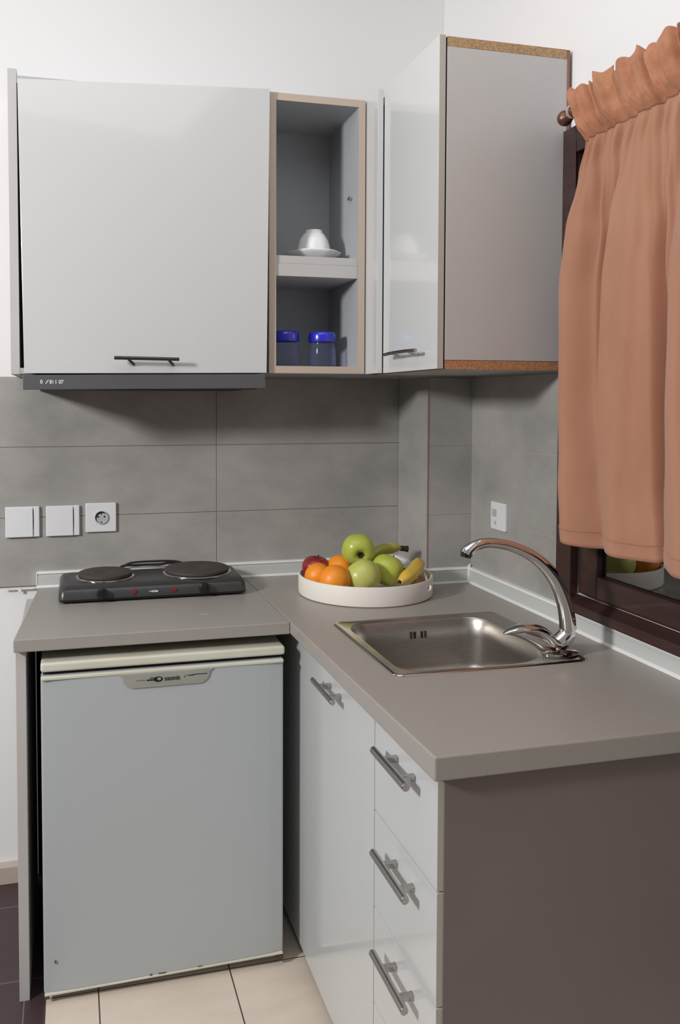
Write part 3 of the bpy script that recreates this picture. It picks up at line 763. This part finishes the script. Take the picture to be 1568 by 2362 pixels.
apple((.992, -.388, TZ + .0550), .0545, M['apple2'], 'pale yellow-green apple in front, lowest of the apples', (-.75, -.35), name='green_apple')['group'] = G
apple((1.089, -.335, TZ + .0600), .0525, M['apple'], 'green apple in the middle of the tray beside the front banana', (-.3, .5))['group'] = G
apple((1.008, -.296, TZ + .1210), .0520, M['apple'], 'topmost green apple on the fruit pile, dark blossom end facing out', (1.85, -.12), stem=False)['group'] = G
apple((.885, -.248, TZ + .0590), .0440, M['redapple'], 'dark red apple at the left of the tray behind the oranges', (.1, .1), name='red_apple')
def orange(c, r, label):
    prof = [(max(.0006, r * math.sin(PI * i / 20)), -math.cos(PI * i / 20) * r * .95 - (.0025 if i == 20 else 0)) for i in range(21)]
    t = thing('orange', label, 'orange', c, 'oranges on the white tray')
    bm = lathe(prof, 36); bmesh.ops.transform(bm, matrix=Matrix.Translation(c) @ Matrix.Rotation(-1.1, 4, 'X'), verts=bm.verts)
    part('peel', bm, M['orange'], t, smooth='all')
    bm = bmesh.new(); tube(bm, [(0, 0, r * .93), (0, 0, r * .97)], [.003, .002], n=8, ref=(1, 0, 0)); bmesh.ops.transform(bm, matrix=Matrix.Translation(c) @ Matrix.Rotation(-1.1, 4, 'X'), verts=bm.verts)
    part('navel', bm, M['stem'], t)
orange((.900, -.396, TZ + .0500), .0480, 'largest orange, at the front of the tray')
orange((.870, -.325, TZ + .0500), .0420, 'orange at the left rim in front of the red apple')
orange((.960, -.262, TZ + .0550), .0460, 'orange mostly hidden behind the front orange and apples')
def banana(pts, rad, m, label, tipend=True):
    c = Vector(pts[0]); t = thing('banana', label, 'banana', c, 'bananas on the white tray')
    bm = bmesh.new(); P = smooth_path(pts, 8); n = len(P); rings = []
    for i, p in enumerate(P):
        s = i / (n - 1)
        rr = rad * min(1, (.30 + 2.6 * s) if s < .27 else 1) * (1 if s < .72 else 1 - .62 * ((s - .72) / .28) ** 2)
        tg = (P[min(i + 1, n - 1)] - P[max(i - 1, 0)]).normalized(); u_ = (Vector((0, 0, 1)) - tg * tg.z).normalized(); w_ = tg.cross(u_)
        rings.append([p + (u_ * math.cos(a) + w_ * math.sin(a)) * rr * (1 + .05 * math.cos(5 * a)) for a in [2 * PI * k / 25 for k in range(25)]])
    loft(bm, rings); part('skin', bm, m, t, smooth='all')
    a = P[0]; d_ = (P[0] - P[1]).normalized(); bm = bmesh.new()
    tube(bm, [a - d_ * .003, a + d_ * .010, a + d_ * .022], [rad * .50, rad * .50, rad * .62], n=9, ref=(0, 0, 1)); part('stalk', bm, M['tip'], t, smooth=True)
    a = P[-1]; d_ = (P[-1] - P[-2]).normalized(); bm = bmesh.new()
    tube(bm, [a - d_ * .002, a + d_ * .005], [rad * .36, rad * .2], n=9, ref=(0, 0, 1)); part('blossom_tip', bm, M['tip'], t, smooth=True)
banana([(1.178, -.232, TZ + .107), (1.150, -.232, TZ + .110), (1.105, -.225, TZ + .100), (1.050, -.220, TZ + .062), (1.005, -.212, TZ + .030)], .0175, M['banana_g'], 'greenish banana with a black stalk behind the apples')
banana([(1.190, -.312, TZ + .060), (1.186, -.350, TZ + .076), (1.162, -.386, TZ + .071), (1.122, -.420, TZ + .057), (1.090, -.438, TZ + .046)], .0210, M['banana'], 'bright yellow banana lying in front of the green apples')
banana([(1.192, -.250, TZ + .030), (1.200, -.290, TZ + .024), (1.194, -.330, TZ + .018), (1.165, -.380, TZ + .018), (1.130, -.418, TZ + .017)], .0160, M['banana_b'], 'brownish banana on the tray floor under the yellow one')

# ------------------------------------------------------------------ curtain and rod
RX, RZ = 1.352, 2.240
rod = thing('curtain_rod', 'dark bronze curtain rod above the window', 'curtain rod', (RX, -1.4, RZ))
bm = bmesh.new(); tube(bm, [(RX, -.872, RZ), (RX, -2.05, RZ)], .0095, n=16, ref=(0, 0, 1)); part('pole', bm, M['bronze'], rod, smooth=True)
bm = bmesh.new()
tube(bm, [(RX, -.888, RZ), (RX, -.880, RZ), (RX, -.876, RZ), (RX, -.866, RZ), (RX, -.852, RZ), (RX, -.846, RZ)], [.010, .014, .010, .019, .017, .004], n=18, smooth=3, ref=(0, 0, 1)); part('finial', bm, M['bronze'], rod, smooth=True)
bm = bmesh.new(); tube(bm, [(RX, -.90, RZ + .002), (RX + .03, -.90, RZ + .004), (XW + .007, -.90, RZ + .004)], .006, n=10, ref=(0, 0, 1)); box(bm, XW + .001, XW + .0079, -.915, -.885, RZ - .02, RZ + .035)
part('bracket', bm, M['bronze'], rod, smooth=True)
bm = bmesh.new()
for k in range(20):
    a = 2 * PI * k / 20; b_ = 2 * PI * (k + 1) / 20
    tube(bm, [(RX + .015 * math.cos(a), -.893, RZ + .006 + .015 * math.sin(a)), (RX + .015 * math.cos(b_), -.893, RZ + .006 + .015 * math.sin(b_))], .003, n=8, ref=(0, 1, 0))
part('ring', bm, mat('pale_copper_ring', rgb(206, 170, 158), .3), rod, smooth=True)

def lerp_tab(tab, z):
    for (z0, v0), (z1, v1) in zip(tab, tab[1:]):
        if z0 >= z >= z1:
            t = (z0 - z) / (z0 - z1); t = t * t * (3 - 2 * t); return v0 + (v1 - v0) * t
    return tab[-1][1] if z < tab[-1][0] else tab[0][1]
edge = [(2.275, -.918), (2.215, -.940), (2.150, -.968), (2.08, -.945), (1.95, -.910), (1.80, -.886), (1.55, -.886), (1.35, -.900), (1.22, -.918), (1.18, -.926)]
ZC = 2.150                           # gathering line
def curtain(z, s):
    """s in 0..1 along the width"""
    yl = lerp_tab(edge, z); yr = -1.98
    below = max(0, min(1, (ZC - z) / .25)); b2 = below * below * (3 - 2 * below)
    y = yl + (yr - yl) * s
    # broad folds: asymmetrical wave, deeper downwards
    FR = 5.7
    ph = 2 * PI * (s * FR + .07 + .015 * math.sin(7 * s + 2.2 * z))
    drop = max(0, (ZC - z)); dd = min(1, drop / .95)
    amp = .015 + .015 * dd + .022 * dd * math.exp(-((s - .325) / .07) ** 2)
    big = math.sin(ph - .5 * math.cos(ph))
    mid = math.sin(2.37 * ph + 1.1 + 1.9 * z) * .0085 + math.sin(3.9 * ph + 2.6 - 1.4 * z) * .0045
    x = RX - .014 - b2 * (amp * big + mid)
    y += b2 * (.020 + .012 * dd) * math.cos(ph)
    for s0, d0, w0 in ((.150, .016, .020), (.318, .052, .030), (.355, .020, .012), (.235, .010, .010), (.075, .010, .012), (.50, .035, .026), (.67, .040, .028), (.84, .035, .026)):
        sc0 = s0 + .012 * math.sin(2.1 * z + 9 * s0) + .01 * (1 - dd)
        x += b2 * d0 * (.35 + .65 * dd) * math.exp(-((s - sc0) / w0) ** 2)
    x += .0025 * b2 * math.sin(23 * s + 9 * z) + .0018 * b2 * math.sin(61 * s + 4 * z)
    # fine pleats in the header, dying out below the gather
    kk = (1 - max(0, min(1, (ZC - z) / .42))) ** 1.5 if z < ZC else 1
    fp = 2 * PI * s * 27 + 1.6 * math.sin(12 * s)
    x += kk * (.0065 * math.sin(fp) + .006 * math.sin(fp * .43 + 1) + .002 * math.sin(fp * 2.3 + 20 * z))
    # header runs in front of the rod, pinched at the gather
    pin = math.exp(-((z - ZC) / .012) ** 2); hd = max(0, min(1, (z - ZC) / .03))
    x = x * (1 - .4 * pin) + (RX - .012) * .4 * pin - .018 * hd - .008 * math.exp(-((z - RZ) / .03) ** 2)
    if z > ZC: y += -.018 * math.sin(fp * .43 + 2) * ((z - ZC) / .11) * .6
    return x, y
def cloth(z0, z1, nz, name_mat, top=False):
    bm = bmesh.new(); ns = 520; V = []
    for j in range(nz + 1):
        t = j / nz; row = []
        for i in range(ns + 1):
            s = i / ns
            z = z0 + (z1 - z0) * t
            if top: zz = z + t * 0 + (1 - t) * (.006 * math.sin(2 * PI * s * 33 + 1) + .007 * math.sin(2 * PI * s * 9.3))
            else:
                zz = z + t * (.010 * math.sin(2 * PI * (s * 5.7) + 2.6) + .002 * math.sin(60 * s))
            x, y = curtain(z, s); row.append(bm.verts.new((x, y, zz)))
        V.append(row)
    for j in range(nz):
        for i in range(ns): bm.faces.new((V[j][i], V[j][i + 1], V[j + 1][i + 1], V[j + 1][i]))
    return bm
ct = thing('curtain', 'terracotta orange curtain hanging on the rod over the dark window', 'curtain', (RX, -1.4, 1.19))
def thick(o, t=.0022):
    s = o.modifiers.new('thickness', 'SOLIDIFY'); s.thickness = t; s.offset = 0
thick(part('gathered_header', cloth(2.272, ZC, 26, 0, True), M['curtain_top'], ct, smooth='all'))
thick(part('drape', cloth(ZC, 1.192, 110, 0), M['curtain'], ct, smooth='all'))
bm = bmesh.new(); ns = 400
for z0, dx in ((1.228, .0022),):
    for sgn in (-1, ):
        a = [];
        for i in range(ns + 1):
            s = i / ns; x, y = curtain(z0, s); zz = z0 + .95 * (.010 * math.sin(2 * PI * (s * 5.7) + 2.6))
            a.append((x + sgn * dx, y, zz))
        tube(bm, a[::2], .0011, n=5, ref=(0, 0, 1))
part('hem_seam', bm, M['curtain'], ct, smooth=True)

# ------------------------------------------------------------------ light
def area(name, loc, target, size, energy, col=(1, 1, 1), sy=None):
    l = bpy.data.lights.new(name, 'AREA'); l.energy = energy; l.color = col; l.size = size
    if sy: l.shape = 'RECTANGLE'; l.size_y = sy
    o = bpy.data.objects.new(name, l); C.objects.link(o); o.location = loc
    o.rotation_euler = (Vector(target) - Vector(loc)).to_track_quat('-Z', 'Y').to_euler()
    return o
area('key_light', (-2.3, -2.2, 2.45), (.7, -.5, 1.4), .40, 93, (1, .99, .975))
area('overhead_fill', (.2, -1.5, 3.1), (.4, -.9, 0), 1.6, 12, (1, .98, .96))  # overhead fill added to lift the shade, not a lamp of the room

w = bpy.data.worlds.new('World'); bpy.context.scene.world = w; w.use_nodes = True
nt = w.node_tree; bg = nt.nodes['Background']
tc = nt.nodes.new('ShaderNodeTexCoord'); sx_ = nt.nodes.new('ShaderNodeSeparateXYZ'); cr = nt.nodes.new('ShaderNodeValToRGB'); mr = nt.nodes.new('ShaderNodeMapRange')
nt.links.new(tc.outputs['Generated'], sx_.inputs[0]); nt.links.new(sx_.outputs[2], mr.inputs['Value'])
mr.inputs['From Min'].default_value = -1; mr.inputs['From Max'].default_value = 1
nt.links.new(mr.outputs[0], cr.inputs[0]); nt.links.new(cr.outputs[0], bg.inputs[0])
e = cr.color_ramp.elements; e[0].position = .30; e[0].color = (.25, .22, .21, 1); e[1].position = .78; e[1].color = (1, 1, 1.02, 1)
bg.inputs[1].default_value = .31

# ------------------------------------------------------------------ camera (solved from the photograph; 1568 x 2362)
F, SX, SY = 1941.71, -130.44, 177.606
yaw, pitch, roll = .2481, -.0412, .0011
cam = bpy.data.cameras.new('camera'); co = bpy.data.objects.new('camera', cam); C.objects.link(co)
fw = Vector((math.sin(yaw) * math.cos(pitch), math.cos(yaw) * math.cos(pitch), math.sin(pitch)))
rt = fw.cross(Vector((0, 0, 1))).normalized(); up = rt.cross(fw)
r2 = rt * math.cos(roll) + up * math.sin(roll); u2 = up * math.cos(roll) - rt * math.sin(roll)
co.matrix_world = Matrix(((r2.x, u2.x, -fw.x, .1421), (r2.y, u2.y, -fw.y, -2.7654), (r2.z, u2.z, -fw.z, 1.4644 + .0679), (0, 0, 0, 1)))
cam.sensor_fit = 'HORIZONTAL'; cam.sensor_width = 36; cam.lens = F * 36 / 1568
cam.shift_x = -SX / 1568; cam.shift_y = -SY / 1568; cam.clip_start = .02
sc = bpy.context.scene; sc.camera = co
sc.view_settings.view_transform = 'Standard'; sc.view_settings.look = 'None'; sc.view_settings.exposure = 0; sc.view_settings.gamma = 1
